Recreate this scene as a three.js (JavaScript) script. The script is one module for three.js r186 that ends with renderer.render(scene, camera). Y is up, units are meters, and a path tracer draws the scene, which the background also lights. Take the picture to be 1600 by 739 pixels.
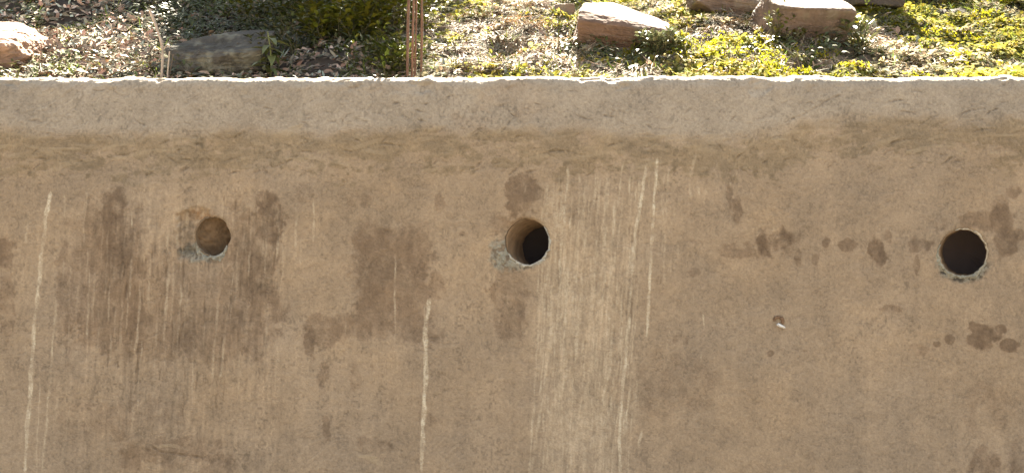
import * as THREE from 'three';
import { mergeGeometries } from 'three/addons/utils/BufferGeometryUtils.js';

// ---------------------------------------------------------------- camera, sky, sun, exposure
const scene = new THREE.Scene();
const camera = new THREE.PerspectiveCamera(33.4, 1024 / 472, 0.05, 400);
camera.position.set(0, 1.5, 1.89);
camera.lookAt(0, 1.5, 0);

function skyTexture() {
  const w = 128, h = 64, data = new Float32Array(w * h * 4);
  for (let j = 0; j < h; j++) {
    const el = (j + 0.5) / h * Math.PI - Math.PI / 2;
    const s = Math.max(0, Math.sin(el));
    const t = Math.pow(s, 0.45);
    const r = 0.084 + (0.051 - 0.084) * t, g = 0.088 + (0.060 - 0.088) * t, b = 0.090 + (0.074 - 0.090) * t;
    for (let i = 0; i < w; i++) data.set([r, g, b, 1], (j * w + i) * 4);
  }
  const tex = new THREE.DataTexture(data, w, h, THREE.RGBAFormat, THREE.FloatType);
  tex.mapping = THREE.EquirectangularReflectionMapping;
  tex.magFilter = THREE.LinearFilter; tex.minFilter = THREE.LinearFilter;
  tex.needsUpdate = true;
  return tex;
}
const sky = skyTexture();
scene.background = sky;
scene.environment = sky;

const SUN = new THREE.Vector3(0.10, 1.27, -1).normalize();   // high, behind the wall
const sun = new THREE.DirectionalLight(new THREE.Color(1, 0.91, 0.75), 5);
sun.position.copy(SUN).multiplyScalar(30);
sun.castShadow = true;
sun.shadow.mapSize.set(4096, 4096);
Object.assign(sun.shadow.camera, { left: -9, right: 9, top: 9, bottom: -9, near: 1, far: 60 });
scene.add(sun, sun.target);

const renderer = new THREE.WebGLRenderer({ antialias: true });
renderer.setSize(1024, 472);
renderer.shadowMap.enabled = true;
renderer.toneMapping = THREE.LinearToneMapping;
renderer.toneMappingExposure = 14;

// ---------------------------------------------------------------- random numbers and noise
function rng(seed) {
  let s = seed >>> 0;
  return () => { s = (s + 0x6D2B79F5) >>> 0; let t = s; t = Math.imul(t ^ (t >>> 15), t | 1); t ^= t + Math.imul(t ^ (t >>> 7), t | 61); return ((t ^ (t >>> 14)) >>> 0) / 4294967296; };
}
const lat = new Float32Array(65536);
{ const r = rng(77); for (let i = 0; i < 65536; i++) lat[i] = r() * 2 - 1; }
function vn(x, y) {
  const xi = Math.floor(x), yi = Math.floor(y);
  let fx = x - xi, fy = y - yi;
  fx = fx * fx * (3 - 2 * fx); fy = fy * fy * (3 - 2 * fy);
  const x0 = xi & 255, x1 = (xi + 1) & 255, y0 = (yi & 255) << 8, y1 = ((yi + 1) & 255) << 8;
  const a = lat[y0 | x0], b = lat[y0 | x1], c = lat[y1 | x0], d = lat[y1 | x1];
  return a + (b - a) * fx + (c - a + (a - b - c + d) * fx) * fy;
}
function fbm(x, y, o = 4) {
  let s = 0, a = 0.5, n = 0;
  for (let i = 0; i < o; i++) { s += a * vn(x, y); n += a; a *= 0.5; x = x * 2.03 + 17.3; y = y * 2.03 + 41.7; }
  return s / n;
}
const fbm3 = (x, y, z, o = 4) => (fbm(x, y, o) + fbm(y + 7.3, z, o) + fbm(z + 13.1, x, o)) / 1.8;
const sst = (a, b, x) => { let t = (x - a) / (b - a); t = t < 0 ? 0 : t > 1 ? 1 : t; return t * t * (3 - 2 * t); };
const lerp = (a, b, t) => a + (b - a) * t;
function curve(pts, x) {
  if (x <= pts[0][0]) return pts[0][1];
  for (let i = 1; i < pts.length; i++) if (x < pts[i][0]) return lerp(pts[i - 1][1], pts[i][1], (x - pts[i - 1][0]) / (pts[i][0] - pts[i - 1][0]));
  return pts[pts.length - 1][1];
}

// ---------------------------------------------------------------- helpers for things and parts
const taken = {};
function numbered(n) { const k = taken[n] = (taken[n] ?? -1) + 1; return k ? n + '_' + String(k).padStart(3, '0') : n; }
function shadowed(o) { o.traverse(c => { if (c.isMesh) { c.castShadow = true; c.receiveShadow = true; } }); return o; }
function thing(o, name, label, category, group) {
  o.name = numbered(name); o.userData.label = label; o.userData.category = category;
  if (group) o.userData.group = group;
  scene.add(shadowed(o)); return o;
}
function setting(o, name, kind = 'structure') { o.name = name; o.userData.kind = kind; scene.add(shadowed(o)); return o; }
function part(parent, geo, m, name, label) { const o = new THREE.Mesh(geo, m); o.name = name; if (label) o.userData.label = label; parent.add(o); return o; }
const lin = (r, g, b) => new THREE.Color().setRGB(r, g, b);
function dataTex(data, w, h, srgb) {
  const t = new THREE.DataTexture(data, w, h, THREE.RGBAFormat, THREE.UnsignedByteType);
  if (srgb) t.colorSpace = THREE.SRGBColorSpace;
  t.magFilter = THREE.LinearFilter; t.minFilter = THREE.LinearMipmapLinearFilter; t.generateMipmaps = true;
  t.needsUpdate = true; return t;
}
const toS = v => { v = v < 0 ? 0 : v > 1 ? 1 : v; return 255 * (v <= 0.0031308 ? v * 12.92 : 1.055 * Math.pow(v, 1 / 2.4) - 0.055); };

// ---------------------------------------------------------------- the wall: a plan of its marks
// The wall face is measured in units of 1.534 mm, a across from the left, b down from 14 cm above the slope edge.
const U = 0.001534, AX = 800, BY = 369.5, YC = 1.5;
const wx = a => (a - AX) * U, wy = b => YC + (BY - b) * U;
const TOP = 1.8865, LIP = 0.031, THICK = 0.22;

const capEdge = a => curve([[-400, 205], [0, 206], [110, 214], [220, 214], [330, 205], [480, 212], [620, 206], [800, 208], [900, 206], [1010, 212], [1120, 216], [1210, 205], [1260, 196], [1330, 184], [1450, 186], [1600, 194], [2000, 200]], a);
// holes: centre, radii, drift of the bore per metre of depth
const HOLES = [
  { a: 330, b: 369, ra: 27.5, rb: 31, sx: 0.05, sy: -0.05 },
  { a: 824, b: 377.5, ra: 34.5, rb: 36, sx: 0.36, sy: -0.157 },
  { a: 1506.5, b: 395, ra: 37.5, rb: 36.5, sx: 0.61, sy: -0.01 },
];
const rimNoise = (k, th) => 1 + (k ? 0.038 : 0.075) * fbm(k * 9 + 3 + 2.1 * Math.cos(th), 5 + 2.1 * Math.sin(th), 4) + 0.022 * vn(k * 31 + 9 * Math.cos(th), 9 * Math.sin(th));

// damp and dirty patches: [a, b, half width, half height, strength, squareness, mottling]
const PATCHES = [
  [614, 442, 68, 92, 0.62, 6, 0.5], [580, 430, 38, 86, 0.4, 5, 0.5], [545, 508, 30, 22, 0.4, 4, 0.7], [658, 400, 24, 40, 0.35, 4, 0.6], [685, 450, 14, 22, 0.6, 2, 0.5],
  [508, 520, 40, 26, 0.45, 3, 0.8], [482, 535, 9, 26, 0.6, 3, 0.4], [505, 585, 10, 24, 0.4, 2, 0.5],
  [420, 340, 20, 42, 0.85, 3, 1.0], [398, 400, 32, 80, 0.55, 3, 0.9], [410, 500, 34, 62, 0.55, 3, 0.7],
  [175, 355, 20, 70, 0.75, 3, 0.7], [150, 420, 30, 110, 0.35, 3, 0.9], [205, 430, 26, 120, 0.45, 3, 0.9], [265, 470, 130, 96, 0.32, 4, 1.0], [365, 430, 20, 120, 0.4, 3, 0.9], [160, 450, 60, 115, 0.45, 4, 0.9], [100, 470, 14, 90, 0.5, 3, 0.8], [230, 500, 60, 64, 0.3, 4, 0.8], [330, 520, 80, 46, 0.35, 3, 0.8],
  [6, 395, 18, 26, 0.7, 2, 0.7], [8, 480, 14, 50, 0.4, 3, 0.8],
  [820, 306, 26, 38, 0.7, 3, 0.6], [795, 488, 32, 46, 0.5, 3, 0.7], [778, 350, 20, 22, 0.35, 2, 0.8], [800, 440, 28, 24, 0.3, 2, 0.8],
  [1212, 378, 32, 28, 0.65, 2, 1.1], [1160, 392, 44, 16, 0.35, 2, 1.2], [1246, 400, 8, 14, 0.5, 2, 0.8], [1293, 379, 8, 9, 0.55, 2, 0.4], [1325, 384, 14, 12, 0.5, 2, 0.6],
  [1371, 392, 14, 20, 0.6, 2, 0.6], [1390, 370, 8, 10, 0.4, 2, 0.6], [1437, 382, 22, 14, 0.5, 2, 0.7], [1435, 415, 6, 18, 0.45, 2, 0.6], [1275, 407, 8, 9, 0.35, 2, 0.6],
  [1570, 362, 17, 44, 0.75, 4, 0.4], [1535, 346, 40, 16, 0.55, 3, 0.5], [1587, 300, 14, 12, 0.55, 2, 0.8], [1566, 320, 14, 18, 0.3, 2, 0.9], [1592, 365, 10, 9, 0.45, 2, 0.5], [1470, 350, 12, 14, 0.35, 2, 0.8],
  [1538, 527, 31, 20, 1.0, 2, 0.25], [1579, 540, 15, 12, 1.0, 2, 0.25], [1566, 514, 9, 8, 0.8, 2, 0.3], [1484, 530, 9, 8, 0.7, 2, 0.4], [1440, 548, 20, 9, 0.35, 2, 0.8], [1466, 538, 6, 5, 0.6, 2, 0.3],
  [1395, 482, 18, 7, 0.5, 2, 0.9], [1240, 548, 30, 4, 0.6, 2, 1.0], [1205, 552, 6, 6, 0.6, 2, 0.6], [1150, 330, 12, 24, 0.4, 2, 1.1], [1140, 290, 6, 30, 0.35, 2, 1.2],
  [1545, 725, 34, 26, 0.6, 2, 0.8], [1590, 715, 14, 30, 0.45, 3, 0.8], [1540, 640, 40, 50, 0.22, 2, 1.3],
  [580, 697, 26, 14, 0.5, 2, 0.8], [508, 668, 7, 22, 0.5, 2, 0.4], [555, 590, 10, 22, 0.4, 2, 0.9], [665, 656, 16, 14, 0.3, 2, 1],
  [270, 705, 90, 30, 0.4, 2, 1.2], [150, 660, 60, 34, 0.3, 2, 1.2], [240, 640, 60, 22, 0.25, 2, 1.2], [210, 716, 24, 26, 0.4, 3, 0.6], [338, 730, 24, 20, 0.35, 3, 0.6],
  [1063, 530, 14, 10, 0.4, 2, 1.0], [1085, 425, 10, 8, 0.4, 2, 0.8], [1030, 438, 5, 8, 0.5, 2, 0.5], [1060, 600, 70, 60, 0.2, 2, 1.3],
  [690, 318, 8, 14, 0.4, 2, 1.0], [556, 312, 24, 14, 0.28, 2, 1.2], [470, 300, 18, 16, 0.3, 2, 1.2], [722, 365, 5, 4, 0.5, 2, 0.5],
];
// lime runs: points, width, brightness
const RUNS = [
  [[[79, 298], [70, 340], [63, 400], [59, 440], [54, 490], [50, 540], [46, 600], [42, 650], [35, 745]], 6.5, 0.85],
  [[[52, 560], [46, 640], [38, 700], [30, 745]], 3, 0.4], [[[85, 470], [82, 520], [77, 580], [74, 620], [68, 690], [62, 745]], 3.6, 0.55], [[[60, 590], [58, 660], [54, 745]], 2.2, 0.5],
  [[[671, 466], [668, 485], [664, 520], [665, 560], [664, 600], [661, 650], [660, 700], [658, 745]], 7.5, 1.0], [[[664, 475], [664, 520], [663, 580]], 3.5, 0.9],
  [[[617, 395], [617, 450], [617, 500], [617, 540]], 2, 0.55], [[[540, 500], [540, 525]], 2, 0.4],
  [[[1028, 245], [1024, 300], [1019, 360], [1016, 420], [1013, 480], [1010, 536]], 4.6, 0.9], [[[1011, 562], [1010, 574]], 2.5, 0.7],
  [[[1012, 255], [1004, 300], [995, 350], [990, 400], [986, 460], [983, 510], [977, 570], [973, 620], [969, 680], [970, 745]], 5, 0.85],
  [[[1000, 280], [996, 340], [990, 380]], 3, 0.6], [[[990, 500], [984, 560], [980, 600]], 2.2, 0.5],
  [[[888, 258], [884, 300], [878, 380], [874, 450], [872, 520]], 3.6, 0.6], [[[878, 300], [876, 345]], 3, 0.45], [[[860, 440], [860, 490], [860, 532]], 3.2, 0.75],
  [[[866, 500], [856, 560], [848, 620], [838, 690], [828, 745]], 4.5, 0.5], [[[842, 450], [841, 520], [838, 580], [834, 640], [826, 745]], 3, 0.5], [[[884, 420], [882, 540], [878, 640], [874, 745]], 3, 0.5],
  [[[905, 330], [902, 450], [899, 560]], 3, 0.35], [[[935, 300], [930, 420], [926, 560]], 3, 0.35], [[[955, 390], [950, 500], [946, 620]], 3, 0.4], [[[960, 340], [958, 400]], 3, 0.5], [[[915, 600], [910, 745]], 3, 0.35], [[[945, 640], [942, 745]], 3, 0.35],
  [[[1100, 488], [1100, 516]], 2.6, 0.9], [[[1084, 456], [1084, 478]], 1.8, 0.5], [[[1097, 548], [1096, 570]], 2.2, 0.6], [[[1046, 412], [1045, 425]], 2, 0.6], [[[1003, 672], [1000, 690], [998, 704]], 4, 0.9], [[[1168, 732], [1168, 745]], 2.5, 0.7],
  [[[1088, 238], [1084, 262], [1078, 280]], 5, 0.5], [[[1090, 280], [1092, 310]], 3.5, 0.5], [[[1078, 285], [1080, 318]], 3, 0.4], [[[1141, 278], [1144, 296]], 4, 0.6], [[[1103, 290], [1101, 320]], 3, 0.4], [[[1120, 250], [1122, 266]], 2.5, 0.5], [[[1045, 250], [1043, 300]], 3, 0.4], [[[932, 250], [932, 268]], 4, 0.4], [[[895, 256], [886, 262]], 3, 0.5], [[[974, 250], [968, 300], [966, 330]], 3, 0.5],
  [[[489, 310], [489, 350], [490, 385]], 3.4, 0.5], [[[463, 300], [461, 350], [460, 420]], 3.4, 0.35], [[[470, 370], [466, 420]], 2.5, 0.4], [[[276, 330], [276, 370], [274, 392]], 2.6, 0.6],
  [[[218, 440], [218, 480], [213, 515], [210, 555]], 3.4, 0.6], [[[262, 400], [258, 470], [254, 540]], 4, 0.45], [[[170, 440], [168, 505]], 2.4, 0.6], [[[98, 405], [97, 440]], 2.6, 0.5], [[[340, 470], [334, 540], [330, 600]], 4, 0.45], [[[205, 400], [200, 470]], 3, 0.4], [[[362, 440], [352, 520], [342, 600]], 3, 0.4], [[[245, 480], [242, 560], [236, 640]], 3, 0.35],
  [[[203, 320], [203, 360]], 2.5, 0.45], [[[135, 290], [133, 330]], 3, 0.35], [[[100, 300], [98, 345]], 2.5, 0.4], [[[5, 330], [2, 344]], 3, 0.4], [[[822, 290], [819, 305]], 3, 0.5], [[[1551, 265], [1550, 275]], 2.4, 0.5],
  [[[300, 560], [298, 640]], 2, 0.4], [[[276, 570], [276, 640]], 2, 0.3], [[[210, 600], [204, 680]], 2, 0.4],
];
const TW = 2048, TH = 1024, T0 = [wx(800) - 1.5, 0.42];             // texture covers 3.0 m by 1.5 m of the face
const A0 = AX - 1.5 / U, PA = 3.0 / U / TW, B1 = BY + (YC - 0.42) / U, PB = 1.5 / U / TH;
const lime = new Float32Array(TW * TH), groove = new Float32Array(TW * TH), smear = new Float32Array(TW * TH);
function stampRun(buf, pts, width, amount, seed, grainy) {
  const len = []; let total = 0;
  for (let i = 1; i < pts.length; i++) { const l = Math.hypot(pts[i][0] - pts[i - 1][0], pts[i][1] - pts[i - 1][1]); len.push(l); total += l; }
  let walked = 0;
  for (let i = 1; i < pts.length; i++) {
    const n = Math.ceil(len[i - 1] / 0.6);
    for (let k = 0; k < n; k++) {
      const f = k / n, s = walked + f * len[i - 1];
      const e = Math.min(1, s / 8) * Math.min(1, (total - s) / 12);
      const wob = grainy ? 2.4 * fbm(seed * 3.7, s / 22, 3) : 0.5 * vn(seed, s / 9);
      const wd = width * 0.5 * (0.45 + 0.55 * e) * (1 + 0.75 * fbm(seed * 1.3 + 50, s / 16, 3));
      const am = amount * e * (0.75 + 0.75 * fbm(seed * 2.1 + 9, s / 26, 4));
      if (am <= 0.02 || wd <= 0.1) continue;
      const ca = lerp(pts[i - 1][0], pts[i][0], f) + wob, cb = lerp(pts[i - 1][1], pts[i][1], f);
      const x0 = Math.floor((ca - wd - 2 - A0) / PA), x1 = Math.ceil((ca + wd + 2 - A0) / PA), y = (B1 - cb) / PB;
      for (let yy = Math.max(0, Math.floor(y - 1)); yy <= Math.min(TH - 1, Math.ceil(y + 1)); yy++)
        for (let xx = Math.max(0, x0); xx <= Math.min(TW - 1, x1); xx++) {
          const d = Math.hypot((xx + 0.5) * PA + A0 - ca, (B1 - (yy + 0.5) * PB - cb) * 0.7);
          const v = am * (1 - sst(wd * 0.55, wd + 0.9, d));
          const q = yy * TW + xx; if (v > buf[q]) buf[q] = v;
        }
    }
    walked += len[i - 1];
  }
}
RUNS.forEach((r, i) => stampRun(lime, r[0], r[1], r[2], i + 1, true));
{ // many faint hair runs in the two washed zones, and the marks of the trowel
  const r = rng(5);
  const hair = (n, a0, a1, b0, b1, lmin, lmax, am, lean, buf) => {
    for (let i = 0; i < n; i++) {
      const a = lerp(a0, a1, r()), b = lerp(b0, b1, r()), l = lerp(lmin, lmax, r() * r());
      stampRun(buf, [[a, b], [a - lean * l * 0.5 + (r() - 0.5) * 3, b + l * 0.5], [a - lean * l, b + l]], 1.4 + 2.2 * r(), am * (0.3 + 0.7 * r()), 100 + i * 0.77 + a0, true);
    }
  };
  hair(330, 846, 1002, 262, 640, 30, 190, 0.62, 0.065, lime);
  hair(50, 1000, 1060, 240, 420, 20, 90, 0.4, 0.06, lime);
  hair(90, 130, 450, 290, 560, 20, 150, 0.4, 0.05, lime);
  hair(150, 842, 980, 600, 740, 20, 120, 0.55, 0.06, lime);
  hair(40, 30, 130, 300, 700, 20, 120, 0.3, 0.08, lime);
  hair(170, 150, 445, 300, 590, 14, 100, 0.85, 0.05, groove);
  hair(60, 850, 1010, 260, 600, 20, 120, 0.6, 0.07, groove);
  hair(40, 60, 780, 560, 740, 10, 50, 0.5, 0.03, groove);
  stampRun(groove, [[877, 280], [874, 345]], 3.5, 0.9, 61, true); stampRun(groove, [[884, 285], [882, 340]], 2.5, 0.9, 62, true);
  stampRun(groove, [[876, 410], [872, 455]], 2.6, 0.9, 63, true); stampRun(groove, [[362, 450], [358, 480], [352, 500]], 3.2, 1, 64, true);
  stampRun(groove, [[437, 320], [430, 400], [424, 440]], 2.6, 0.9, 65, true); stampRun(groove, [[1433, 445], [1433, 485]], 2.5, 0.7, 66, true); stampRun(groove, [[1392, 265], [1391, 295]], 2.4, 0.5, 67, true);
  stampRun(groove, [[232, 696], [250, 706], [290, 712], [330, 716]], 3, 0.8, 68, true);
  for (let i = 0; i < 150; i++) { const a = r() * 1700 - 50, b = capEdge(a) + 4 + Math.pow(r(), 1.4) * 60, l = 14 + 50 * r(), t = (r() - 0.42) * 0.7; stampRun(smear, [[a, b], [a + l * 0.5, b - l * 0.5 * t - 3 * r()], [a + l, b - l * t]], 5 + 9 * r(), 0.4 + 0.6 * r(), 900 + i, true); }
  for (const [a, b, l, t] of [[10, 245, 120, 0.1], [60, 275, 90, 0.3], [170, 250, 130, 0.12], [440, 248, 110, -0.1], [820, 250, 90, 0.05], [1415, 240, 90, 0.12], [1180, 230, 60, 0.2], [230, 700, 70, -0.06], [560, 712, 40, -0.5]]) stampRun(smear, [[a, b], [a + l / 2, b - t * l / 2 - 6], [a + l, b - t * l]], 14, 1, a, true);
  const mark = (a, b, l, ang, bend, w, am, s) => {
    const c = Math.cos(ang), d = -Math.sin(ang), pts = [];
    for (let i = 0; i <= 4; i++) { const f = i / 4 - 0.5, o = bend * (0.25 - f * f) * l; pts.push([a + c * f * l + d * o, b + d * f * l - c * o]); }
    stampRun(groove, pts, w, am, s, false);
  };
  for (let i = 0; i < 900; i++) { const a = r() * 1700 - 50, b = 132 + Math.pow(r(), 0.8) * 140; mark(a, b, 5 + 30 * r() * r(), (r() - 0.45) * (a > 1200 ? 1.0 : 1.3) + (a > 1250 ? 0.25 : 0), (r() - 0.5) * 1.4, 1.2 + 1.3 * r(), 0.35 + 0.65 * r(), i + 0.3); }
  for (let i = 0; i < 380; i++) { const a = r() * 1700 - 50, b = 250 + r() * 500; mark(a, b, 3 + 13 * r() * r(), r() * 3.14, (r() - 0.5) * 1.6, 1 + 1.3 * r(), 0.2 + 0.55 * r(), i + 600.3); }
  for (const [a, b, l, an] of [[1272, 173, 44, 0.45], [1242, 187, 40, 0.35], [1300, 158, 50, 0.42], [1400, 160, 40, 0.15], [1420, 178, 36, -0.2], [1460, 186, 44, 0.4], [1520, 176, 50, 0.25], [1410, 222, 44, 0.2], [1540, 205, 46, 0.12], [380, 211, 40, 0.35], [62, 205, 0, 0], [90, 207, 8, 1.4], [105, 205, 9, 1.3], [158, 170, 16, 1.2], [195, 175, 14, 1.1], [185, 212, 14, 1.2], [870, 240, 60, 0.05], [1015, 200, 20, -0.7], [1125, 230, 26, -0.9], [620, 163, 22, 0], [660, 190, 20, -0.2], [538, 185, 26, 1.3], [610, 228, 40, -0.1], [480, 240, 40, -0.1]]) if (l) mark(a, b, l, an, 0.3, 2, 0.8, a);
  for (let i = 0; i < 160; i++) { const a = r() * 1700 - 50, b = 140 + r() * 600; mark(a, b, 1.5 + 2 * r(), r() * 3, 0, 1.6 + 1.8 * r(), 0.9, i + 1600.3); }
  for (const [a, b] of [[1540, 251], [1488, 264], [1503, 264], [1398, 243], [1309, 330], [1353, 334]]) mark(a, b, 4, 0.8, 0, 4.5, 1, a);
}
function wallColour(a, b, plain, out) {
  const q = 0.08 * (b - 400);
  const w1 = fbm(a / 150 + 3, b / 150, 4), w2 = fbm(a / 38 + 70, b / 38 + 9, 4), w3 = fbm(a / 8.5, b / 8.5 + 30, 3), gr = vn(a * 0.9, b * 0.9) * 0.6 + vn(a * 0.43 + 90, b * 0.43) * 0.4;
  let r = 0.360, g = 0.269, bl = 0.178;
  const sp = fbm(a / 3.2 + 19, b / 3.2 + 77, 2), cl = fbm(a / 75 + 120, b / 55 + 40, 4);
  const sd = vn(a / 60 + 9, b / 60) * 1.6, cs = Math.cos(sd), sn = Math.sin(sd), ua = a * cs + b * sn, ub = b * cs - a * sn;
  const scr = sst(0.25, 0.75, vn(ua / 11 + 300, ub / 2.4)) - sst(0.25, 0.75, vn(ua / 10 + 400, ub / 2.2 + 50));
  let m = 1 + 0.12 * w1 + 0.17 * w2 + 0.17 * w3 + 0.16 * gr + 0.15 * sp + 0.10 * scr - 0.16 * Math.max(0, cl - 0.1);
  m *= 1 - 0.14 * sst(0.34, 0.62, w3 + 0.35 * sp) + 0.10 * sst(0.36, 0.6, -w3 + 0.35 * sp);
  // vertical wash of the rain
  const zone = sst(270, 330, b + 40 * w2) * (0.35 + 0.65 * Math.max(sst(60, 150, a) * sst(480, 410, a), sst(830, 870, a) * sst(1020, 985, a)));
  const st = fbm((a + q) / 6.5 + 11, b / 130, 4);
  const st2 = fbm((a + q + 5 * w2) / 4.2 + 51, b / 34 + 3 * w2, 3), brk = sst(-0.3, 0.35, fbm(a / 3.4 + 200, b / 10, 2));
  m *= 1 + zone * (0.16 * st + 0.14 * (sst(0.1, 0.5, st2) - sst(0.12, 0.45, -st2)) * (0.4 + 0.8 * brk));
  const fl = sst(0.42, 0.66, 0.62 * vn(a / 3.0 + 7, b / 3.8) + 0.75 * fbm(a / 24 + 15, b / 30 + 9, 3));
  m *= 1 - 0.22 * fl * (0.3 + 0.7 * sst(0, 0.4, w1 + 0.2));
  const hue = fbm(a / 110 + 55, b / 90 + 21, 3) + 0.4 * w2; r *= 1 + 0.03 * hue; bl *= 1 - 0.05 * hue;
  // the zone left of centre-right where lime has washed over the face
  const washed = sst(835, 885, a + q + 26 * w2 + 8 * st) * sst(1030, 965, a + q + 26 * w2 + 8 * st) * sst(255, 420, b + 60 * w2) * (0.6 + 0.7 * fbm((a + q) / 10, b / 90, 3));
  const wsh = Math.max(0, Math.min(1, washed)) * 0.56;
  r = lerp(r, 0.50, wsh); g = lerp(g, 0.39, wsh); bl = lerp(bl, 0.265, wsh);
  // grey coat along the top and the earth-stained edge below it
  const e = capEdge(a) + 13 * fbm(a / 45, b / 30 + 5, 4) + 5 * w3;
  const cap = sst(e + 13, e - 17, b + 8 * w3);
  const below = (b - e) / 60, bn = fbm(a / 46 + 8, b / 15, 5) + 0.5 * w3;
  const band = sst(-0.12, 0.1, below) * sst(-0.05, 0.22, 0.42 - Math.abs(below - 0.35) * 0.75 + 0.75 * bn) * sst(1.7, 0.9, below);
  r = lerp(r, 0.372, cap); g = lerp(g, 0.310, cap); bl = lerp(bl, 0.236, cap);
  const pink = cap * sst(0.05, 0.4, fbm(a / 60 + 31, b / 40 + 11, 4)) * sst(500, 640, a) * sst(900, 800, a);
  r = lerp(r, 0.36, 0.3 * pink); g = lerp(g, 0.26, 0.3 * pink); bl = lerp(bl, 0.17, 0.3 * pink);
  m *= 1 - 0.24 * band * (0.8 + 0.9 * w3);
  bl *= 1 - 0.06 * band;
  let h = 0.5 + 0.16 * w3 + 0.06 * gr + 0.1 * w2 + 0.10 * scr + 0.08 * sp;
  if (!plain) {
    let damp = 0;
    for (const p of PATCHES) {
      const dx = (a - p[0] + (9 * w3 + 20 * w2) * Math.min(1, p[2] / 30)) / p[2], dy = (b - p[1] + (7 * w3 + 12 * w2) * Math.min(1, p[3] / 30)) / p[3];
      if (dx > 1.6 || dx < -1.6 || dy > 1.6 || dy < -1.6) continue;
      const d = Math.pow(Math.pow(Math.abs(dx), p[5]) + Math.pow(Math.abs(dy), p[5]), 1 / p[5]) + (p[5] > 3.5 ? 0.2 : p[6] > 0.3 ? 0.34 : 0.15) * fbm(a / 11 + 31, b / 14 + p[1], 4);
      const v = Math.min(1, p[4] * (p[0] > 1120 && p[0] < 1480 && p[1] < 430 ? 1.5 : 1.1)) * sst(1.06, 0.74, d) * Math.max(0, Math.min(1, 1 - p[6] * (0.25 - 1.5 * fbm(a / 13 + p[0], b / 19, 4))));
      damp = damp + v * (1 - damp);
    }
    damp = Math.min(1, damp);
    m *= 1 - 0.52 * damp; g *= 1 - 0.085 * damp; bl *= 1 - 0.14 * damp;
    // mortar and rust round the bores
    for (let k = 0; k < 3; k++) {
      const H = HOLES[k], dx = (a - H.a) / H.ra, dy = (b - H.b) / H.rb, d = Math.hypot(dx, dy) + 0.12 * w2 + 0.1 * w3;
      if (d > 2.6) continue;
      const nn = 0.5 + fbm(a / 6 + 60, b / 6, 3) * 1.5;
      let gm = 0, rust = 0;
      if (k === 0) { const qx = (a - 308) / 38, qy = (b - 394) / 18; gm = 0.9 * sst(1.1, 0.6, Math.hypot(qx, qy) + 0.45 * w3); const ux = (a - 306) / 34, uy = (b - 336) / 11; rust = sst(1.1, 0.5, Math.hypot(ux, uy) + 0.4 * w3); const rec = sst(275, 279, a) * sst(308, 300, a) * sst(328, 334, b + 4 * w3) * sst(404, 396, b); m *= 1 - 0.28 * rec * (0.6 + 0.8 * nn); }
      if (k === 1) { const qx = (a - 795) / 32, qy = (b - 396) / 30; gm = sst(1.15, 0.7, Math.hypot(qx, qy) + 0.3 * w3) * (0.5 + 0.6 * nn); gm = Math.max(gm, 0.8 * sst(1.28, 1.12, d) * sst(0.3, 0.75, dy)); const ux = (a - 805) / 26, uy = (b - 343) / 14; rust = 0.55 * sst(1.1, 0.5, Math.hypot(ux, uy) + 0.4 * w3); m *= 1 - 0.42 * gm * (1 - Math.min(1, nn)) * sst(1.5, 1.1, Math.hypot(qx, qy)); }
      if (k === 2) { gm = sst(1.36, 1.1, d) * sst(0.25, 0.7, dy); m *= 1 - 0.3 * gm * (1 - Math.min(1, nn)); }
      const hol = 1 - 0.72 * sst(0.62, 0.2, nn); gm *= 0.85; r = lerp(r, 0.29 * hol, gm); g = lerp(g, 0.272 * hol, gm); bl = lerp(bl, 0.212 * hol, gm);
      rust *= 0.7 * (0.4 + 0.9 * Math.min(1, nn)); r = lerp(r, 0.27, rust); g = lerp(g, 0.165, rust); bl = lerp(bl, 0.085, rust);
      h += 0.5 * gm * (nn - 0.5);
    }
    const xx = Math.floor((a - A0) / PA), yy = Math.floor((B1 - b) / PB);
    if (xx >= 0 && xx < TW && yy >= 0 && yy < TH) {
      const L = lime[yy * TW + xx] * (0.72 + 0.5 * gr + 0.3 * w3) * (0.8 + 0.4 * brk), G = groove[yy * TW + xx] * (1.15 - 0.7 * brk);
      const S = smear[yy * TW + xx] * (0.6 + 0.8 * w3 + 0.4 * brk); r = lerp(r, 0.43, 0.5 * S); g = lerp(g, 0.335, 0.5 * S); bl = lerp(bl, 0.215, 0.5 * S); m = lerp(m, 1.04, 0.5 * Math.min(1, S)); h += 0.12 * S;
      m *= 1 - 0.42 * G; g *= 1 - 0.04 * G; bl *= 1 - 0.08 * G;
      const t = Math.min(1, Math.max(0, L) * 1.0);
      r = lerp(r * m, lerp(0.60, 0.70, t), t); g = lerp(g * m, lerp(0.47, 0.61, t), t); bl = lerp(bl * m, lerp(0.32, 0.45, t), t);
      h += 0.25 * L - 0.42 * G; m = 1;
    }
  }
  out[0] = r * m; out[1] = g * m; out[2] = bl * m; out[3] = h;
}
function wallTextures(w, h, a0, pa, b1, pb, plain) {
  const c = new Uint8Array(w * h * 4), hh = new Uint8Array(w * h * 4), o = [0, 0, 0, 0];
  for (let j = 0; j < h; j++) for (let i = 0; i < w; i++) {
    wallColour(a0 + (i + 0.5) * pa, b1 - (j + 0.5) * pb, plain, o);
    const q = (j * w + i) * 4;
    c[q] = toS(o[0]); c[q + 1] = toS(o[1]); c[q + 2] = toS(o[2]); c[q + 3] = 255;
    const v = Math.max(0, Math.min(255, o[3] * 255)); hh[q] = hh[q + 1] = hh[q + 2] = v; hh[q + 3] = 255;
  }
  return [dataTex(c, w, h, true), dataTex(hh, w, h, false)];
}
const [faceMap, faceBump] = wallTextures(TW, TH, A0, PA, B1, PB, false);
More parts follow.
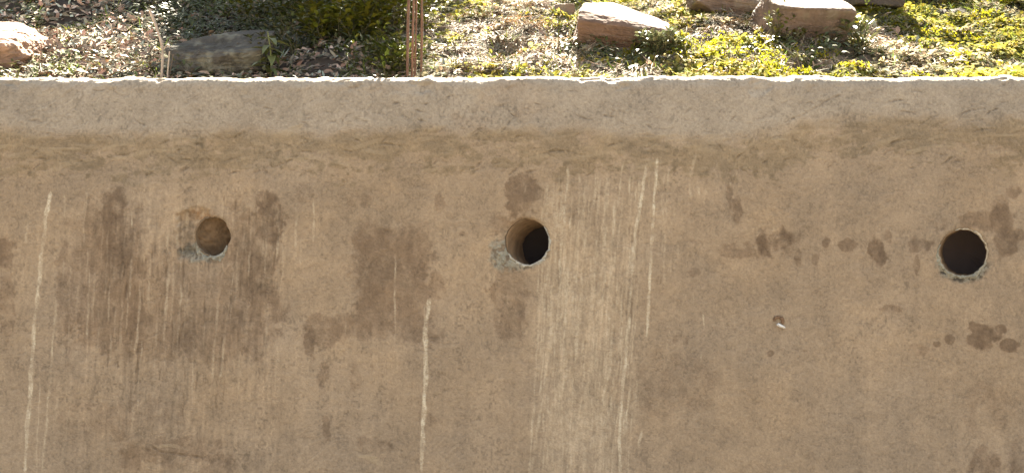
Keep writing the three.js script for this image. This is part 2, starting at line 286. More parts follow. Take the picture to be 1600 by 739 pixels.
const faceMat = new THREE.MeshStandardMaterial({ map: faceMap, bumpMap: faceBump, bumpScale: 0.005, roughness: 0.95 });
const [sideMap, sideBump] = wallTextures(1024, 512, A0 - 3.0 / U, 3.0 / U / 1024, B1, 1.5 / U / 512, true);
for (const t of [sideMap, sideBump]) { t.wrapS = THREE.MirroredRepeatWrapping; t.wrapT = THREE.MirroredRepeatWrapping; }
const sideMat = new THREE.MeshStandardMaterial({ map: sideMap, bumpMap: sideBump, bumpScale: 0.005, roughness: 0.95 });

// relief of the face, outward, in metres
const topLine = x => 0.0035 * fbm(x * 1.7 + 9, 2, 3) + 0.0022 * vn(x * 14, 7) + 0.0014 * vn(x * 60, 3);
function relief(x, y) {
  const a = x / U + AX, b = BY - (y - YC) / U;
  let d = 0.0022 * fbm(a / 90 + 40, b / 90, 3) + 0.0011 * fbm(a / 16, b / 16 + 3, 3);
  d += 0.0028 * sst(capEdge(a) + 8, capEdge(a) - 10, b + 9 * fbm(a / 40, b / 30, 3));
  const rec = sst(274, 278, a + 2 * vn(a / 6, b / 6)) * sst(330, 322, a) * sst(326, 334, b + 5 * vn(a / 9, b / 9)) * sst(408, 398, b);
  d -= rec * (0.010 + 0.005 * fbm(a / 8, b / 8, 3));
  d += 0.004 * sst(1.1, 0.4, Math.hypot((a - 795) / 32, (b - 396) / 30)) * (0.4 + fbm(a / 6, b / 6, 2));
  return d;
}
function lipLump(x, s) { const chip = 0.006 * sst(0.36, 0.55, fbm(x * 15 + 200, s * 22 + 8, 3)), k = 0.4 + 0.9 * sst(-0.2, 0.4, fbm(x * 3.1 + 60, 3, 2)); return k * (0.0030 * fbm(x * 9 + 5, s * 34, 5) + 0.0030 * Math.max(0, fbm(x * 70 + 15, s * 70 + 4, 3)) + 0.004 * sst(0.3, 0.6, fbm(x * 24 + 75, s * 30 + 9, 3))) - 0.001 - chip; }

// a panel of the face: x from x0 to x1, from y0 up over the rounded edge and back across the top
function facePanel(x0, x1, y0, cell, lip, texW, texO, holes) {
  const nx = Math.round((x1 - x0) / cell), xs = [], rows = [];
  for (let i = 0; i <= nx; i++) xs.push(lerp(x0, x1, i / nx));
  const yTop = TOP - LIP, ny = Math.max(1, Math.round(((lip ? yTop : lip === false ? 0.42 : yTop) - y0) / cell));
  const yEnd = lip ? yTop : 0.42;
  for (let j = 0; j <= ny; j++) { const y = lerp(y0, yEnd, j / ny); rows.push([y, 0, 0, 1, y, 0]); }
  if (lip) {
    const na = Math.max(5, Math.round(LIP * 1.57 / Math.min(cell, 0.003)));
    for (let k = 1; k <= na; k++) { const t = k / na * Math.PI / 2; rows.push([yTop + Math.sin(t) * LIP, -LIP + Math.cos(t) * LIP, Math.sin(t), Math.cos(t), yTop + t * LIP, Math.sin(t)]); }
    const nt = Math.max(4, Math.round((THICK - LIP) / Math.max(cell, 0.006)));
    for (let k = 1; k <= nt; k++) { const z = lerp(-LIP, -THICK, k / nt); rows.push([TOP, z, 1, 0, yTop + LIP * 1.57 - (z + LIP), 1]); }
  }
  const W = nx + 1, pos = [], uv = [], idx = [], gone = new Set();
  for (const [y, z, ny_, nz, s, up] of rows) for (const x of xs) {
    let px = x, py = y, pz = z;
    const near = y > yTop - 0.03 ? sst(yTop - 0.03, yTop, y) : 0;
    const d = relief(x, Math.min(y, yTop)) * (1 - 0.5 * up) + near * lipLump(x, s);
    py += ny_ * d + up * topLine(x); pz += nz * d;
    pos.push(px, py, pz); uv.push((px - texO[0]) / texW[0], (s - texO[1]) / texW[1]);
  }
  if (holes) for (let k = 0; k < 3; k++) {
    const H = HOLES[k], cx = wx(H.a), cy = wy(H.b), rx = H.ra * U, ry = H.rb * U;
    const dyc = (yEnd - y0) / ny, dxc = (x1 - x0) / nx;
    const ci = Math.round((cx - x0) / dxc), cj = Math.round((cy - y0) / dyc);
    const n0 = Math.round(0.75 * rx / cell), n1 = Math.round(1.7 * rx / cell);
    for (let j = -n1; j <= n1; j++) for (let i = -n1; i <= n1; i++) {
      const c = Math.max(Math.abs(i), Math.abs(j)), q = (cj + j) * W + ci + i;
      if (c < n0) { continue; }
      const th = Math.atan2(j, i), rn = rimNoise(k, th), t = (c - n0) / (n1 - n0);
      const inx = cx + Math.cos(th) * rx * rn, iny = cy + Math.sin(th) * ry * rn;
      const ox = xs[ci] + i * dxc * n1 / c, oy = y0 + cj * dyc + j * dyc * n1 / c;
      const X = lerp(inx, ox, t), Y = lerp(iny, oy, t);
      const inw = Math.max(0, 1 - t / 0.12);
      pos[q * 3] = X; pos[q * 3 + 1] = Y; pos[q * 3 + 2] = relief(X, Y) - 0.005 * inw * inw;
      uv[q * 2] = (X - texO[0]) / texW[0]; uv[q * 2 + 1] = (Y - texO[1]) / texW[1];
    }
    for (let j = -n0; j < n0; j++) for (let i = -n0; i < n0; i++) gone.add((cj + j) * W + ci + i);
  }
  for (let j = 0; j < rows.length - 1; j++) for (let i = 0; i < nx; i++) {
    const q = j * W + i; if (gone.has(q)) continue;
    idx.push(q, q + 1, q + W + 1, q, q + W + 1, q + W);
  }
  const g = new THREE.BufferGeometry();
  g.setAttribute('position', new THREE.Float32BufferAttribute(pos, 3)); g.setAttribute('uv', new THREE.Float32BufferAttribute(uv, 2));
  g.setIndex(idx); g.computeVertexNormals(); return g;
}
const wall = new THREE.Group();
part(wall, facePanel(-1.5, 1.5, 0.42, 0.004, true, [3.0, 1.5], T0, true), faceMat, 'plaster_face');
part(wall, facePanel(-4.5, -1.5, 0.42, 0.012, true, [3.0, 1.5], T0, false), sideMat, 'plaster_face');
part(wall, facePanel(1.5, 4.5, 0.42, 0.012, true, [3.0, 1.5], T0, false), sideMat, 'plaster_face');
part(wall, facePanel(-16, -4.5, 0.42, 0.1, true, [3.0, 1.5], T0, false), sideMat, 'plaster_face');
part(wall, facePanel(4.5, 16, 0.42, 0.1, true, [3.0, 1.5], T0, false), sideMat, 'plaster_face');
part(wall, facePanel(-16, 16, -0.05, 0.05, false, [3.0, 1.5], T0, false), sideMat, 'plaster_face');
{ // solid concrete behind the plaster, pierced for the bores
  const s = new THREE.Shape([new THREE.Vector2(-16, -0.05), new THREE.Vector2(16, -0.05), new THREE.Vector2(16, TOP - 0.02), new THREE.Vector2(-16, TOP - 0.02)]);
  for (const H of HOLES) { const p = new THREE.Path(); p.absellipse(wx(H.a) + H.sx * 0.08, wy(H.b) + H.sy * 0.08, 0.13, 0.09, 0, Math.PI * 2, true); s.holes.push(p); }
  const g = new THREE.ExtrudeGeometry(s, { depth: THICK - 0.032, bevelEnabled: false, curveSegments: 24 }); g.translate(0, 0, -THICK + 0.004);
  part(wall, g, new THREE.MeshStandardMaterial({ color: lin(0.3, 0.25, 0.18), roughness: 1 }), 'concrete_core');
}
// bores through the wall, with the dark cavity behind them
function ringSurface(rings) {
  const pos = [], idx = [], n = rings[0].length;
  for (const r of rings) for (const p of r) pos.push(p[0], p[1], p[2]);
  for (let j = 0; j < rings.length - 1; j++) for (let i = 0; i < n; i++) { const k = (i + 1) % n; idx.push(j * n + i, (j + 1) * n + i, (j + 1) * n + k, j * n + i, (j + 1) * n + k, j * n + k); }
  const g = new THREE.BufferGeometry(); g.setAttribute('position', new THREE.Float32BufferAttribute(pos, 3)); g.setIndex(idx); return g;
}
function mottle(g, f) { // vertex colours from a function of position
  const p = g.attributes.position, c = new Float32Array(p.count * 3);
  for (let i = 0; i < p.count; i++) { const v = f(p.getX(i), p.getY(i), p.getZ(i)); c[i * 3] = v[0]; c[i * 3 + 1] = v[1]; c[i * 3 + 2] = v[2]; }
  g.setAttribute('color', new THREE.BufferAttribute(c, 3)); return g;
}
const vcMat = new THREE.MeshStandardMaterial({ vertexColors: true, roughness: 0.95, side: THREE.DoubleSide });
const cavityMat = [0, 0.075, 0.20].map(v => new THREE.MeshStandardMaterial({ color: lin(v, v * 0.78, v * 0.7), roughness: 1, side: THREE.DoubleSide }));   // wet earth behind the wall, lighter in the widest hole to lift its dark depth
HOLES.forEach((H, k) => {
  const cx = wx(H.a), cy = wy(H.b), N = 96, L = k === 0 ? 0.085 : 0.12;
  const ring = (z, grow, rough) => Array.from({ length: N }, (_, i) => {
    const th = i / N * Math.PI * 2, f = rimNoise(k, th) * grow + rough * fbm(k * 7 + 5 * Math.cos(th), 5 * Math.sin(th) + z * 60, 3);
    return [cx + H.sx * -z + Math.cos(th) * H.ra * U * f, cy + H.sy * -z + Math.sin(th) * H.rb * U * f, z];
  });
  const rings = [ring(-0.016, 1.25, 0), ring(-0.010, 1.06, 0), ring(-0.0065, 0.995, 0)];
  for (let j = 1; j <= 24; j++) rings.push(ring(-0.006 - (L - 0.006) * j / 24, 0.985, 0.03));
  const g = ringSurface(rings); g.computeVertexNormals();
  mottle(g, (x, y, z) => { const n = 1 + 0.35 * fbm(x * 90 + k * 5, y * 90 + z * 120, 4); const s = k === 0 ? [0.24, 0.165, 0.095] : [0.27, 0.178, 0.10]; return s.map(v => v * n); });
  const bore = part(wall, g, vcMat, 'weep_hole', ['small round weep hole choked with brown soil', 'round weep hole with a brown bore and black depth', 'widest round weep hole with a black bore'][k]);
  if (k === 0) { // packed soil closing the bore
    const R = [];
    for (let j = 0; j <= 14; j++) { const f = 1.04 * (1 - j / 14); R.push(ring(-0.05, 1, 0).map(([x, y]) => { const X = cx + (x - cx) * f, Y = cy + (y - cy) * f, u = (X - cx) / 0.04, v = (Y - cy) / 0.045; return [X, Y, -0.046 - 0.022 * u + 0.012 * v + 0.006 * fbm(X * 110, Y * 110, 3)]; })); }
    const s = ringSurface(R); s.computeVertexNormals();
    mottle(s, (x, y) => { const n = 1 + 0.5 * fbm(x * 160, y * 160, 4); return [0.19 * n, 0.125 * n, 0.07 * n]; });
    part(bore, s, vcMat, 'soil_plug');
  } else {
    const c2 = [ring(-L + 0.002, 0.99, 0), ring(-L - 0.002, 1.15, 0.1), ring(-L - 0.03, 1.15, 0.2), ring(-L - 0.034, 0, 0)];
    const s = ringSurface(c2); s.computeVertexNormals();
    part(bore, s, cavityMat[k], 'drain_cavity');
  }
});
// rough mortar left round the bores
function collar(k, t0, t1, wide, high, colour, seed) {
  const H = HOLES[k], cx = wx(H.a), cy = wy(H.b), N = 150, M = 12, pos = [], idx = [];
  for (let i = 0; i <= N; i++) {
    const th = lerp(t0, t1, i / N), e = Math.pow(Math.sin(Math.PI * i / N), 0.6), w = wide * e * (0.75 + 0.9 * Math.max(-0.5, fbm(th * 5 + seed, seed, 4))) + 0.0005;
    for (let j = 0; j <= M; j++) {
      const f = j / M, rr = rimNoise(k, th), out = w * f - 0.0012 * (1 - f);
      const x = cx + Math.cos(th) * (H.ra * U * rr + out), y = cy + Math.sin(th) * (H.rb * U * rr + out);
      const z = relief(x, y) - 0.005 + (0.005 + high * e * (0.7 + 1.3 * fbm(x * 170 + seed, y * 170, 3))) * Math.pow(Math.sin(Math.PI * Math.min(1, 0.14 + 0.86 * f)), 0.5);
      pos.push(x, y, z);
    }
  }
  for (let i = 0; i < N; i++) for (let j = 0; j < M; j++) { const q = i * (M + 1) + j; idx.push(q, q + M + 1, q + M + 2, q, q + M + 2, q + 1); }
  const g = new THREE.BufferGeometry(); g.setAttribute('position', new THREE.Float32BufferAttribute(pos, 3)); g.setIndex(idx); g.computeVertexNormals();
  return mottle(g, (x, y) => { const n = 1 + 0.5 * fbm(x * 190 + seed, y * 190, 3); return colour.map(c => c * n); });
}
part(wall, collar(0, -2.9, -0.5, 0.016, 0.004, [0.29, 0.275, 0.22], 4), vcMat, 'mortar_collar');
part(wall, collar(1, -2.6, 0.7, 0.009, 0.003, [0.42, 0.39, 0.32], 8), vcMat, 'mortar_collar');
part(wall, collar(2, -3.5, -0.2, 0.012, 0.004, [0.30, 0.275, 0.205], 12), vcMat, 'mortar_collar');
part(wall, collar(2, -0.4, 1.9, 0.005, 0.003, [0.50, 0.42, 0.30], 16), vcMat, 'mortar_collar');
{ // a pale chip of stone caught in the plaster, with its little broken rim
  const g = new THREE.IcosahedronGeometry(1, 3), p = g.attributes.position;
  for (let i = 0; i < p.count; i++) { const n = 1 + 0.3 * fbm(p.getX(i) * 2 + 3, p.getY(i) * 2 + p.getZ(i), 3); p.setXYZ(i, p.getX(i) * 0.011 * n, p.getY(i) * 0.004 * n, p.getZ(i) * 0.008 * n); }
  g.computeVertexNormals(); g.rotateZ(-0.45); g.translate(wx(1220), wy(509), 0.004);
  part(wall, g, new THREE.MeshStandardMaterial({ color: lin(0.85, 0.82, 0.76), roughness: 0.6 }), 'stone_chip');
  const h = new THREE.TorusGeometry(0.010, 0.0032, 8, 28, 3.6), q = h.attributes.position;
  for (let i = 0; i < q.count; i++) q.setXYZ(i, q.getX(i) * (1 + 0.25 * vn(i, 2)), q.getY(i) * (1 + 0.25 * vn(i, 6)), q.getZ(i));
  h.rotateZ(-0.6); h.translate(wx(1217), wy(502), 0.0015); h.computeVertexNormals();
  part(wall, h, new THREE.MeshStandardMaterial({ color: lin(0.23, 0.14, 0.08), roughness: 1 }), 'broken_rim');
}
thing(wall, 'retaining_wall', 'tan plastered concrete retaining wall with three round weep holes and lime streaks', 'wall');

// ---------------------------------------------------------------- the ground before and behind the wall
const soilTex = (() => {
  const w = 512, c = new Uint8Array(w * w * 4);
  for (let j = 0; j < w; j++) for (let i = 0; i < w; i++) { const n = 0.78 + 0.26 * fbm(i / 16, j / 16, 5) + 0.16 * vn(i / 2.2, j / 2.2), v = toS(Math.max(0.1, Math.min(1, n))); const q = (j * w + i) * 4; c[q] = c[q + 1] = c[q + 2] = v; c[q + 3] = 255; }
  const t = dataTex(c, w, w, true); t.wrapS = t.wrapT = THREE.MirroredRepeatWrapping; return t;
})();
{
  const g = new THREE.PlaneGeometry(120, 130, 1, 1); g.rotateX(-Math.PI / 2); g.translate(0, 0, 25);
  const uv = g.attributes.uv; for (let i = 0; i < 4; i++) uv.setXY(i, uv.getX(i) * 120, uv.getY(i) * 130);
  setting(new THREE.Mesh(g, new THREE.MeshStandardMaterial({ color: lin(0.095, 0.079, 0.058), map: soilTex, roughness: 1 })), 'ground');
}
function hillY(x, z) {
  const d = -THICK - z;
  let y = 1.84 + (d < 4 ? 0.52 * d : 0.52 * 4 + (d - 4) * 0.22);
  const k = sst(0.02, 0.3, d);
  y += k * (0.05 * fbm(x * 1.3 + 4, z * 1.6, 3) + 0.028 * fbm(x * 5 + 9, z * 6, 3) + 0.010 * fbm(x * 22, z * 24, 3));
  y += k * sst(-0.35, 0.1, x) * (0.036 * (1 - 2 * Math.abs(fbm(x * 4.5 + 3, z * 11, 3))) + 0.020 * fbm(x * 13 + 7, z * 26, 2));
  // an earth bank under the dark shrubs at the left, and a hollow beside it
  y += 0.05 * Math.exp(-(((x + 0.62) / 0.17) ** 2) - (((z + 0.68) / 0.14) ** 2));
  y += 0.07 * Math.exp(-(((x + 1.75) / 0.5) ** 2) - (((z + 1.18) / 0.12) ** 2));
  return y;
}
{
  const xs = [], zs = [];
  for (let x = -16; x < -3; x += 0.5) xs.push(x); for (let x = -3; x < 3; x += 0.016) xs.push(x); for (let x = 3; x <= 16; x += 0.5) xs.push(x);
  for (let z = -THICK + 0.01; z > -2.2; z -= 0.016) zs.push(z); for (let z = -2.2; z >= -30; z -= 0.5) zs.push(z);
  const pos = [], uv = [], col = [], idx = [], W = xs.length;
  for (const z of zs) for (const x of xs) {
    pos.push(x, hillY(x, z), z); uv.push(x * 2.2, z * 2.2);
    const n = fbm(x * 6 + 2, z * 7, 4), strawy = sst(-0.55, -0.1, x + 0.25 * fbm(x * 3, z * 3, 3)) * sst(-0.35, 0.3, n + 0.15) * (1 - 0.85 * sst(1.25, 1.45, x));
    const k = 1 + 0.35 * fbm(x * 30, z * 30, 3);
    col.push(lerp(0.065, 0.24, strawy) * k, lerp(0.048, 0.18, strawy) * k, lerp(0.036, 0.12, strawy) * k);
  }
  for (let j = 0; j < zs.length - 1; j++) for (let i = 0; i < W - 1; i++) { const q = j * W + i; idx.push(q, q + 1, q + W + 1, q, q + W + 1, q + W); }
  const g = new THREE.BufferGeometry();
  g.setAttribute('position', new THREE.Float32BufferAttribute(pos, 3)); g.setAttribute('uv', new THREE.Float32BufferAttribute(uv, 2)); g.setAttribute('color', new THREE.Float32BufferAttribute(col, 3));
  g.setIndex(idx); g.computeVertexNormals();
  setting(new THREE.Mesh(g, new THREE.MeshStandardMaterial({ vertexColors: true, map: soilTex, roughness: 1, side: THREE.DoubleSide })), 'hillside');
}

// ---------------------------------------------------------------- rocks
function rockGeo(seed, sx, sy, sz, planes, rough = 0.03) {
  const g = new THREE.IcosahedronGeometry(1, 44), p = g.attributes.position, r = rng(seed);
  const P = [[1, 0, 0], [-1, 0, 0], [0, 1, 0], [0, -1, 0], [0, 0, 1], [0, 0, -1]].map(v => [new THREE.Vector3(v[0] + (r() - 0.5) * 0.35, v[1] + (r() - 0.5) * 0.25, v[2] + (r() - 0.5) * 0.35).normalize(), 0.9 + 0.15 * r()]);
  for (let i = 0; i < planes; i++) P.push([new THREE.Vector3(r() - 0.5, r() - 0.5, r() - 0.5).normalize(), 1.08 + 0.25 * r()]);
  const d = new THREE.Vector3();
  for (let i = 0; i < p.count; i++) {
    d.fromBufferAttribute(p, i).normalize();
    let s = 0; for (const [n, h] of P) { const c = d.dot(n); if (c > 0.02) s += Math.pow(c / h, 34); }
    let R = Math.pow(s, -1 / 34);
    R *= 1 + rough * 2.2 * fbm3(d.x * 2.2 + seed, d.y * 2.2, d.z * 2.2, 4) + rough * fbm3(d.x * 6, d.y * 7 + seed, d.z * 6, 3) + 0.4 * rough * fbm3(d.x * 26, d.y * 26, d.z * 26, 2);
    p.setXYZ(i, d.x * R * sx, d.y * R * sy, d.z * R * sz);
  }
  g.computeVertexNormals(); return g;
}
function rock(seed, [x, z], size, rot, sink, colour, name, label, opts = {}) {
  const g = rockGeo(seed, size[0] / 2, size[1] / 2, size[2] / 2, opts.planes ?? 7, opts.rough);
  g.rotateX(rot[0]); g.rotateZ(rot[2]); g.rotateY(rot[1]);
  mottle(g, (a, b, c) => { const n = 1 + 0.5 * fbm3(a * 26 + seed, b * 26, c * 26, 5) + 0.2 * fbm3(a * 170, b * 170, c * 170, 2); const l = sst(0.15, 0.5, fbm3(a * 34 + 7, b * 34, c * 34, 4)) * (opts.lichen ?? 0.3); return [lerp(colour[0], 0.2, l) * n, lerp(colour[1], 0.19, l) * n, lerp(colour[2], 0.14, l) * n]; });
  const o = new THREE.Mesh(g, vcMat); o.position.set(x, hillY(x, z) + sink, z);
  return thing(o, name, label, 'rock');
}
const ROCKS = [
  rock(11, [0.372, -0.81], [0.30, 0.125, 0.32], [0.50, 0.10, -0.12], 0.055, [0.125, 0.078, 0.055], 'slab_rock', 'brown slab of rock overhanging its own shadow, low leafy weed at its right end', { planes: 5 }),
  rock(23, [1.01, -0.84], [0.255, 0.165, 0.34], [0.45, -0.05, 0.02], 0.055, [0.14, 0.10, 0.078], 'block_rock', 'squared block of rock with a sunlit top and dark front, right of centre', { planes: 3, rough: 0.03 }),
  rock(31, [0.86, -1.22], [0.32, 0.10, 0.24], [0.4, 0.2, -0.1], 0.03, [0.14, 0.1, 0.075], 'flat_rock', 'flat weathered rock cut by the top of the view between the two larger rocks', {}),
  rock(47, [1.44, -1.30], [0.22, 0.17, 0.24], [0.1, 0.1, 0.03], 0.06, [0.08, 0.062, 0.05], 'dark_rock', 'dark blocky rock in shade behind and right of the squared block', { planes: 3 }),
  rock(53, [0.195, -1.22], [0.075, 0.07, 0.07], [0.1, 0.3, 0.1], 0.02, [0.16,0.11,0.08], 'small_rock', 'small round stone left of the brown slab near the top of the view', {}),
  rock(61, [-1.77, -0.68], [0.42, 0.15, 0.26], [0.5, 0.1, 0.06], 0.0, [0.26, 0.17, 0.12], 'pale_boulder', 'pale pinkish sunlit boulder at the far left just above the wall', { planes: 7, lichen: 0.1, rough: 0.05 }),
  rock(71, [-0.92, -0.60], [0.27, 0.15, 0.22], [0.45, 0.1, 0.03], 0.01, [0.068, 0.06, 0.048], 'grey_boulder', 'grey boulder in shade directly above the wall beside the bent twig', { planes: 9, lichen: 0.6, rough: 0.07 }),
];

// ---------------------------------------------------------------- leaves
class Leaves {
  constructor() { this.p = []; this.c = []; this.i = []; }
  add(base, dir, up, len, wid, col, curl = 0.15, fold = 0.2) {
    const d = dir.clone().normalize(), s = new THREE.Vector3().crossVectors(d, up).normalize(); if (s.lengthSq() < 0.1) s.set(1, 0, 0);
    const n = new THREE.Vector3().crossVectors(s, d).normalize(), o = this.p.length / 3;
    const v = (a, b, c) => { this.p.push(base.x + d.x * a + s.x * b + n.x * c, base.y + d.y * a + s.y * b + n.y * c, base.z + d.z * a + s.z * b + n.z * c); this.c.push(col[0], col[1], col[2]); };
    const h = wid / 2;
    v(0, 0, 0); v(len * 0.32, -h, fold * h); v(len * 0.32, 0, 0); v(len * 0.32, h, fold * h);
    v(len * 0.7, -h * 0.72, fold * h * 0.7 - curl * len * 0.4); v(len * 0.7, 0, -curl * len * 0.4); v(len * 0.7, h * 0.72, fold * h * 0.7 - curl * len * 0.4); v(len, 0, -curl * len);
    for (const t of [[0, 1, 2], [0, 2, 3], [1, 4, 5], [1, 5, 2], [2, 5, 6], [2, 6, 3], [4, 7, 5], [5, 7, 6]]) this.i.push(o + t[0], o + t[1], o + t[2]);
  }
  geo() {
    const g = new THREE.BufferGeometry(); g.setAttribute('position', new THREE.Float32BufferAttribute(this.p, 3)); g.setAttribute('color', new THREE.Float32BufferAttribute(this.c, 3));
    g.setIndex(this.i); g.computeVertexNormals(); return g;
  }
}
const V = (x, y, z) => new THREE.Vector3(x, y, z);
const leafMat = new THREE.MeshPhysicalMaterial({ vertexColors: true, roughness: 0.5, specularIntensity: 0.6, transmission: 0.4, thickness: 0, side: THREE.DoubleSide });
const softLeafMat = new THREE.MeshPhysicalMaterial({ vertexColors: true, roughness: 1, specularIntensity: 0.25, transmission: 0.5, thickness: 0, side: THREE.DoubleSide });
const dryMat = new THREE.MeshStandardMaterial({ vertexColors: true, roughness: 0.85, side: THREE.DoubleSide });
const barkMat = new THREE.MeshStandardMaterial({ vertexColors: true, roughness: 0.95, side: THREE.DoubleSide });
function vary(c, r, amt) { const k = 1 + (r() - 0.5) * 2 * amt, y = 1 + (r() - 0.5) * amt; return [c[0] * k * y, c[1] * k, c[2] * k]; }
function tube(pts, r0, r1, col, seg = 6) {
  const cv = new THREE.CatmullRomCurve3(pts), n = Math.max(6, pts.length * 4), g = new THREE.TubeGeometry(cv, n, 1, seg, false), p = g.attributes.position;
  for (let i = 0; i <= n; i++) { const c = cv.getPointAt(i / n), f = lerp(r0, r1, i / n) * (1 + 0.16 * vn(i * 0.9 + pts[0].x * 50, 4)); for (let j = 0; j <= seg; j++) { const q = i * (seg + 1) + j; p.setXYZ(q, c.x + (p.getX(q) - c.x) * f, c.y + (p.getY(q) - c.y) * f, c.z + (p.getZ(q) - c.z) * f); } }
  g.computeVertexNormals();
  return mottle(g, (x, y, z) => { const k = 1 + 0.3 * fbm(x * 60, y * 60 + z * 50, 3); return col.map(v => v * k); });
}

// stuff: clumps scattered over the slope
function clumpGeo(kind, seed) {
  const L = new Leaves(), r = rng(seed);
  const ang = () => r() * Math.PI * 2;
  if (kind === 'cover') for (let i = 0; i < 16; i++) {      // small round leaves of a creeping weed
    const t = ang(), q = Math.sqrt(r()) * 0.026, b = V(Math.cos(t) * q, 0.004 + r() * 0.02, Math.sin(t) * q), e = ang(), el = r() * 0.9 - 0.1;
    L.add(b, V(Math.cos(e), el, Math.sin(e)), V(0, 1, 0), 0.009 + 0.010 * r(), 0.008 + 0.006 * r(), vary([0.25, 0.24, 0.035], r, 0.5));
  }
  if (kind === 'moss') for (let i = 0; i < 26; i++) {        // fine dense mat
    const t = ang(), q = Math.sqrt(r()) * 0.024, b = V(Math.cos(t) * q, r() * 0.012, Math.sin(t) * q), e = ang();
    L.add(b, V(Math.cos(e), 0.5 + r(), Math.sin(e)), V(Math.cos(e + 1), 0.2, Math.sin(e + 1)), 0.006 + 0.005 * r(), 0.003 + 0.002 * r(), vary([0.29, 0.27, 0.014], r, 0.25));
  }
  if (kind === 'grass') for (let i = 0; i < 9; i++) {
    const t = ang(), q = r() * 0.01, b = V(Math.cos(t) * q, 0, Math.sin(t) * q), e = ang();
    L.add(b, V(Math.cos(e) * 0.7, 0.5 + r() * 0.8, Math.sin(e) * 0.7), V(0, 1, 0), 0.025 + 0.03 * r(), 0.0025 + 0.0015 * r(), vary([0.09, 0.11, 0.02], r, 0.35), 0.35, 0.1);
  }
  if (kind === 'straw') for (let i = 0; i < 10; i++) {
    const t = ang(), q = Math.sqrt(r()) * 0.035, b = V(Math.cos(t) * q, 0.002 + r() * 0.012, Math.sin(t) * q), e = ang();
    L.add(b, V(Math.cos(e), (r() - 0.4) * 0.5, Math.sin(e)), V(0, 1, 0.2), 0.02 + 0.035 * r(), 0.0018 + 0.002 * r(), vary([0.36, 0.29, 0.20], r, 0.35), 0.2 * (r() - 0.3), 0.3);
  }
  if (kind === 'litter') for (let i = 0; i < 7; i++) {
    const t = ang(), q = Math.sqrt(r()) * 0.035, b = V(Math.cos(t) * q, 0.002 + r() * 0.014, Math.sin(t) * q), e = ang();
    L.add(b, V(Math.cos(e), (r() - 0.4) * 0.8, Math.sin(e)), V((r() - 0.5) * 1.2, 1, (r() - 0.5) * 1.2), 0.014 + 0.02 * r(), 0.007 + 0.008 * r(), vary(r() < 0.22 ? [0.5, 0.45, 0.37] : [0.22, 0.16, 0.115], r, 0.5), 0.4 * (r() - 0.3), 0.6 * r());
  }
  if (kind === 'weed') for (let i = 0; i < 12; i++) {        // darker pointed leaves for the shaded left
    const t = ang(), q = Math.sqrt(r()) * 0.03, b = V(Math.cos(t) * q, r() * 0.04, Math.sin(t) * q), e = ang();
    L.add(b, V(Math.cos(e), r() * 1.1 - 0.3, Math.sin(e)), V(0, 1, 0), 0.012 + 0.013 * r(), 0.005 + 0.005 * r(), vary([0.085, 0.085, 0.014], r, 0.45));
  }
  return L.geo();
}
function scatter(name, kind, label, mat, n, seed, where, scale = [0.75, 1.35]) {
  const o = new THREE.Group(), r = rng(seed), kinds = 3, mats = [[], [], []], cols = [[], [], []];
  const M = new THREE.Matrix4(), Q = new THREE.Quaternion(), Q2 = new THREE.Quaternion(), up = V(0, 1, 0), nn = V(0, 0, 0);
  let tries = 0, made = 0;
  while (made < n && tries++ < n * 12) {
    const z = -THICK - 0.02 - 2.0 * r(), x = (r() - 0.5) * 2 * (1.9 + 0.45 * -z + 0.2);
    if (r() > where(x, z)) continue;
    made++;
    nn.set(-(hillY(x + 0.02, z) - hillY(x - 0.02, z)) / 0.04, 1, -(hillY(x, z + 0.02) - hillY(x, z - 0.02)) / 0.04).normalize();
    Q.setFromUnitVectors(up, nn); Q2.setFromAxisAngle(up, r() * 6.283); Q.multiply(Q2);
    const s = lerp(scale[0], scale[1], r());
    M.compose(V(x, hillY(x, z) - 0.001, z), Q, V(s, s * (0.8 + 0.5 * r()), s));
    const k = Math.floor(r() * kinds); mats[k].push(M.clone()); const pn = fbm(x * 3.4 + seed, z * 7, 3), t = (0.75 + 0.5 * r()) * (1 + 0.75 * pn), pale = kind === 'cover' ? sst(-0.05, 0.35, fbm(x * 4 + 90 + seed, z * 9, 3)) : 0; cols[k].push(lin(t * (0.94 + 0.12 * r()), t * (1 - 0.05 * pale), t * (1 + 3.2 * pale)));
  }
  for (let k = 0; k < kinds; k++) {
    const im = new THREE.InstancedMesh(clumpGeo(kind, seed * 10 + k), mat, mats[k].length);
    mats[k].forEach((m, i) => { im.setMatrixAt(i, m); im.setColorAt(i, cols[k][i]); });
    im.name = kind === 'straw' ? 'straw_clumps' : 'leaf_clumps'; im.userData.kind = 'stuff'; o.add(im);
  }
  o.userData.label = label; o.userData.category = kind === 'straw' ? 'straw' : kind === 'litter' ? 'leaf litter' : kind === 'grass' ? 'grass' : 'ground cover';
  setting(o, name, 'stuff');
}
const spot = (x, z, cx, cz, rx, rz) => Math.exp(-(((x - cx) / rx) ** 2) - (((z - cz) / rz) ** 2));
const bare = (x, z) => Math.min(1, 0.75 * spot(x, z, 0.02, -0.85, 0.34, 0.35) + 1.1 * spot(x, z, -0.14, -1.08, 0.16, 0.12) + 1.0 * spot(x, z, 0.09, -0.68, 0.22, 0.14) + 0.9 * spot(x, z, 0.78, -0.9, 0.16, 0.1) + 0.95 * spot(x, z, 1.26, -0.84, 0.13, 0.1) + 0.9 * spot(x, z, -0.12, -0.62, 0.16, 0.16) + 0.8 * spot(x, z, 0.0, -1.4, 0.3, 0.12));
const green = (x, z) => Math.min(1, 1.3 * Math.max(spot(x, z, 0.34, -0.66, 0.14, 0.09), spot(x, z, 1.0, -0.67, 0.15, 0.09)));   // darker weeds replace straw at the foot of the two rocks to deepen their shadows
const rightSide = x => sst(-0.45, -0.12, x);
